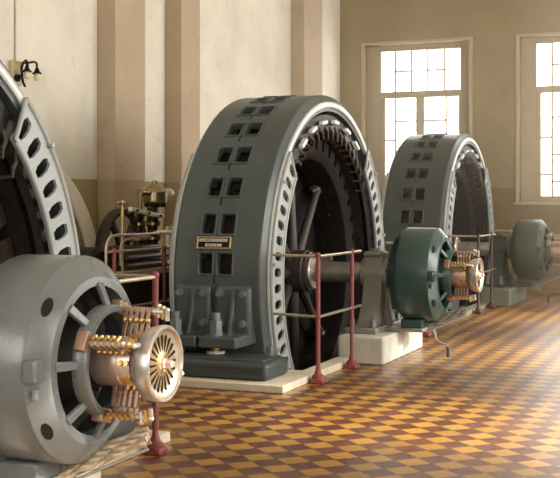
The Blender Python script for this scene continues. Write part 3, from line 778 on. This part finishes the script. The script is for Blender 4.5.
for i, (x0,x1,z0,z1) in enumerate(WH):
    n = i+1; o = thing('window_%d' % n, '', '', ((x0+x1)/2, YW, z0)); del o['category']; del o['label']; del o['_o']; o['kind'] = 'structure'; org = tuple(o.location)
    s = lambda f, nm, mt, bev=0: f.build(nm, mt, o, org=org, bevel=bev)
    # raised plaster surround
    m = MB()
    for q in ((x0-.06,x0,z0-.02,z1+.05),(x1,x1+.06,z0-.02,z1+.05),(x0,x1,z1,z1+.05)): m.box(q[0],q[1],YW-.03,YW+.02,q[2],q[3])
    q = s(m,'window_surround',M['surr'],.012); q['kind'] = 'structure'
    m = MB(); m.box(x0-.08,x1+.08,YW-.05,YW+.30,z0-.05,z0); s(m,'window_sill',M['surr'],.012)['kind'] = 'structure'
    # frame, transom, mullion
    yy = YW+.12; y2 = YW+.20
    a0,a1 = x0+.245, x1-.165; b0,b1 = z0+.10, z1-.10; tz0,tz1 = 3.165,3.275
    m = MB(); m.box(x0,a0,yy,y2,z0,z1); m.box(a1,x1,yy,y2,z0,z1); m.box(a0,a1,yy,y2,z0,b0); m.box(a0,a1,yy,y2,b1,z1); m.box(a0,a1,yy,y2,tz0,tz1)
    mc = (a0+a1)/2-.005; m.box(mc-.07,mc+.07,yy,y2,b0,tz0)
    m.box(a0,a0+.07,yy+.01,y2-.01,b0,tz0); m.box(a1-.035,a1,yy+.01,y2-.01,b0,tz0)
    s(m,'window_frame',M['frame'],.006)['kind'] = 'structure'
    # glazing bars (staggered, as in the photograph)
    m = MB(); g = .016
    def vb(x,a,b): m.box(x-g,x+g,yy+.03,y2-.02,a,b)
    def hb(z,a,b): m.box(a,b,yy+.03,y2-.02,z-g,z+g)
    W = a1-a0; cols = [a0+W*f for f in (.18,.385,.58,.80)]
    for x in cols: vb(x,tz1,b1)
    zm = tz1+(b1-tz1)*.5; hb(zm,cols[0],cols[1]); hb(zm,cols[2],cols[3])
    l0_,l1_ = a0+.07, mc-.07; r0_,r1_ = mc+.07, a1-.035
    xa = l0_+(l1_-l0_)*.33; xb = r0_+(r1_-r0_)*.63
    vb(xa,b0,tz0); vb(xb,b0,tz0)
    H_ = tz0-b0
    for f in (.43,.79): hb(tz0-H_*f,l0_,xa); hb(tz0-H_*f,xb,r1_)
    for f in (.235,.60,.86): hb(tz0-H_*f,xa,l1_); hb(tz0-H_*f,r0_,xb)
    s(m,'glazing_bar',M['lead'])['kind'] = 'structure'
    m = MB(); m.box(a0-.01,a1+.01,yy+.045,yy+.05,b0-.01,b1+.01); s(m,'pane',M['pane'])['kind'] = 'structure'
# right wall, with tall openings towards the daylight
RH = [(y,y+1.7,1.3,4.2) for y in (-.9,2.6,6.1,9.6,13.1)]
m = MB(); ys = sorted({YB-.3,YW+.4}|{h[0] for h in RH}|{h[1] for h in RH}); zs = [0,1.3,4.2,ZC]; PP = []
for i in range(len(ys)-1):
    for j in range(3):
        cy, cz = (ys[i]+ys[i+1])/2, (zs[j]+zs[j+1])/2
        if any(h[0]<cy<h[1] and h[2]<cz<h[3] for h in RH): continue
        PP.append([(ys[i],zs[j]),(ys[i+1],zs[j]),(ys[i+1],zs[j+1]),(ys[i],zs[j+1])])
m.sheet(PP, lambda u,v,w:(w,u,v), XR, XR+.3); struct(m.build('wall_right', M['wall_f']))

# ------------------------------------------------------------------ LIGHT
def area(name, loc, rot, sx, sy, power, col=(1,1,1), spread=180):
    l = bpy.data.lights.new(name, 'AREA'); l.shape = 'RECTANGLE'; l.size = sx; l.size_y = sy; l.energy = power; l.color = col; l.spread = R_(spread)
    o = bpy.data.objects.new(name, l); COL.objects.link(o); o.location = loc; o.rotation_euler = rot; return o
for i, h in enumerate(RH):
    area('window_daylight', (XR+.2, (h[0]+h[1])/2, 2.75), (0, R_(90), 0), 2.9, 1.7, (70,90,170,220,250)[i], (1,.965,.90))
for i, h in enumerate(BH):
    area('window_daylight', ((h[0]+h[1])/2, YB-.2, 2.5), (R_(90), 0, 0), 1.8, 3.0, (130,75,65)[i], (1,.97,.92))
sun = bpy.data.lights.new('sun','SUN'); sun.energy = 14.0; sun.angle = R_(9); sun.color = (1,.95,.87)
so = bpy.data.objects.new('sun', sun); COL.objects.link(so); so.location = (8,10,8); so.rotation_euler = Vector((-cos(R_(33)),0,-sin(R_(33)))).to_track_quat('-Z','Y').to_euler()
area('window_daylight', (XL-.2, -1.75, 2.45), (0, R_(-90), 0), 3.1, 2.0, 140, (1,.97,.92))
w = bpy.data.worlds.new('sky'); SC.world = w; w.use_nodes = True
w.node_tree.nodes['Background'].inputs[0].default_value = (.9,.95,1,1); w.node_tree.nodes['Background'].inputs[1].default_value = 1.5

# ------------------------------------------------------------------ CAMERA
cam = bpy.data.cameras.new('camera'); co = bpy.data.objects.new('camera', cam); COL.objects.link(co)
co.location = (0,0,1.385); co.rotation_euler = (R_(90),0,.3844)
cam.sensor_width = 36; cam.lens = 1119.26/560*36
cam.shift_x = (280-276.45)/560; cam.shift_y = -(239-205.0)/560
cam.clip_start = .05
SC.camera = co
vs_ = SC.view_settings; SC.display_settings.display_device = 'sRGB'
vs_.view_transform = 'Standard'; vs_.look = 'None'; vs_.gamma = 1; vs_.use_curve_mapping = False; vs_.exposure = 0.0
SC.cycles.use_denoising = True
SC.cycles.max_bounces = 8
SC.cycles.volume_bounces = 1
hm = MB(); hm.prism([(XL+.3,10.9),(-2.0,10.9),(-.3,3.8),(XR-.01,3.8),(XR-.01,YW-.06),(XL+.3,YW-.06)],'z',.003,ZC-.01)  # haze volume added, its outline widened rightwards to whiten the window glare
hz = bpy.data.materials.new('glare_haze'); hz.use_nodes = True; nt = hz.node_tree; nt.nodes.remove(nt.nodes['Principled BSDF'])
vsn = nt.nodes.new('ShaderNodeVolumeScatter'); vsn.inputs['Density'].default_value = .013; vsn.inputs['Anisotropy'].default_value = .75; vsn.inputs['Color'].default_value = (1,.94,.82,1)
nt.links.new(vsn.outputs[0], nt.nodes['Material Output'].inputs['Volume'])
ho = hm.build('haze', hz, kind='stuff'); ho['label'] = 'thin sunlit haze, shaped for glare, hanging before the end wall windows'; ho['category'] = 'haze'
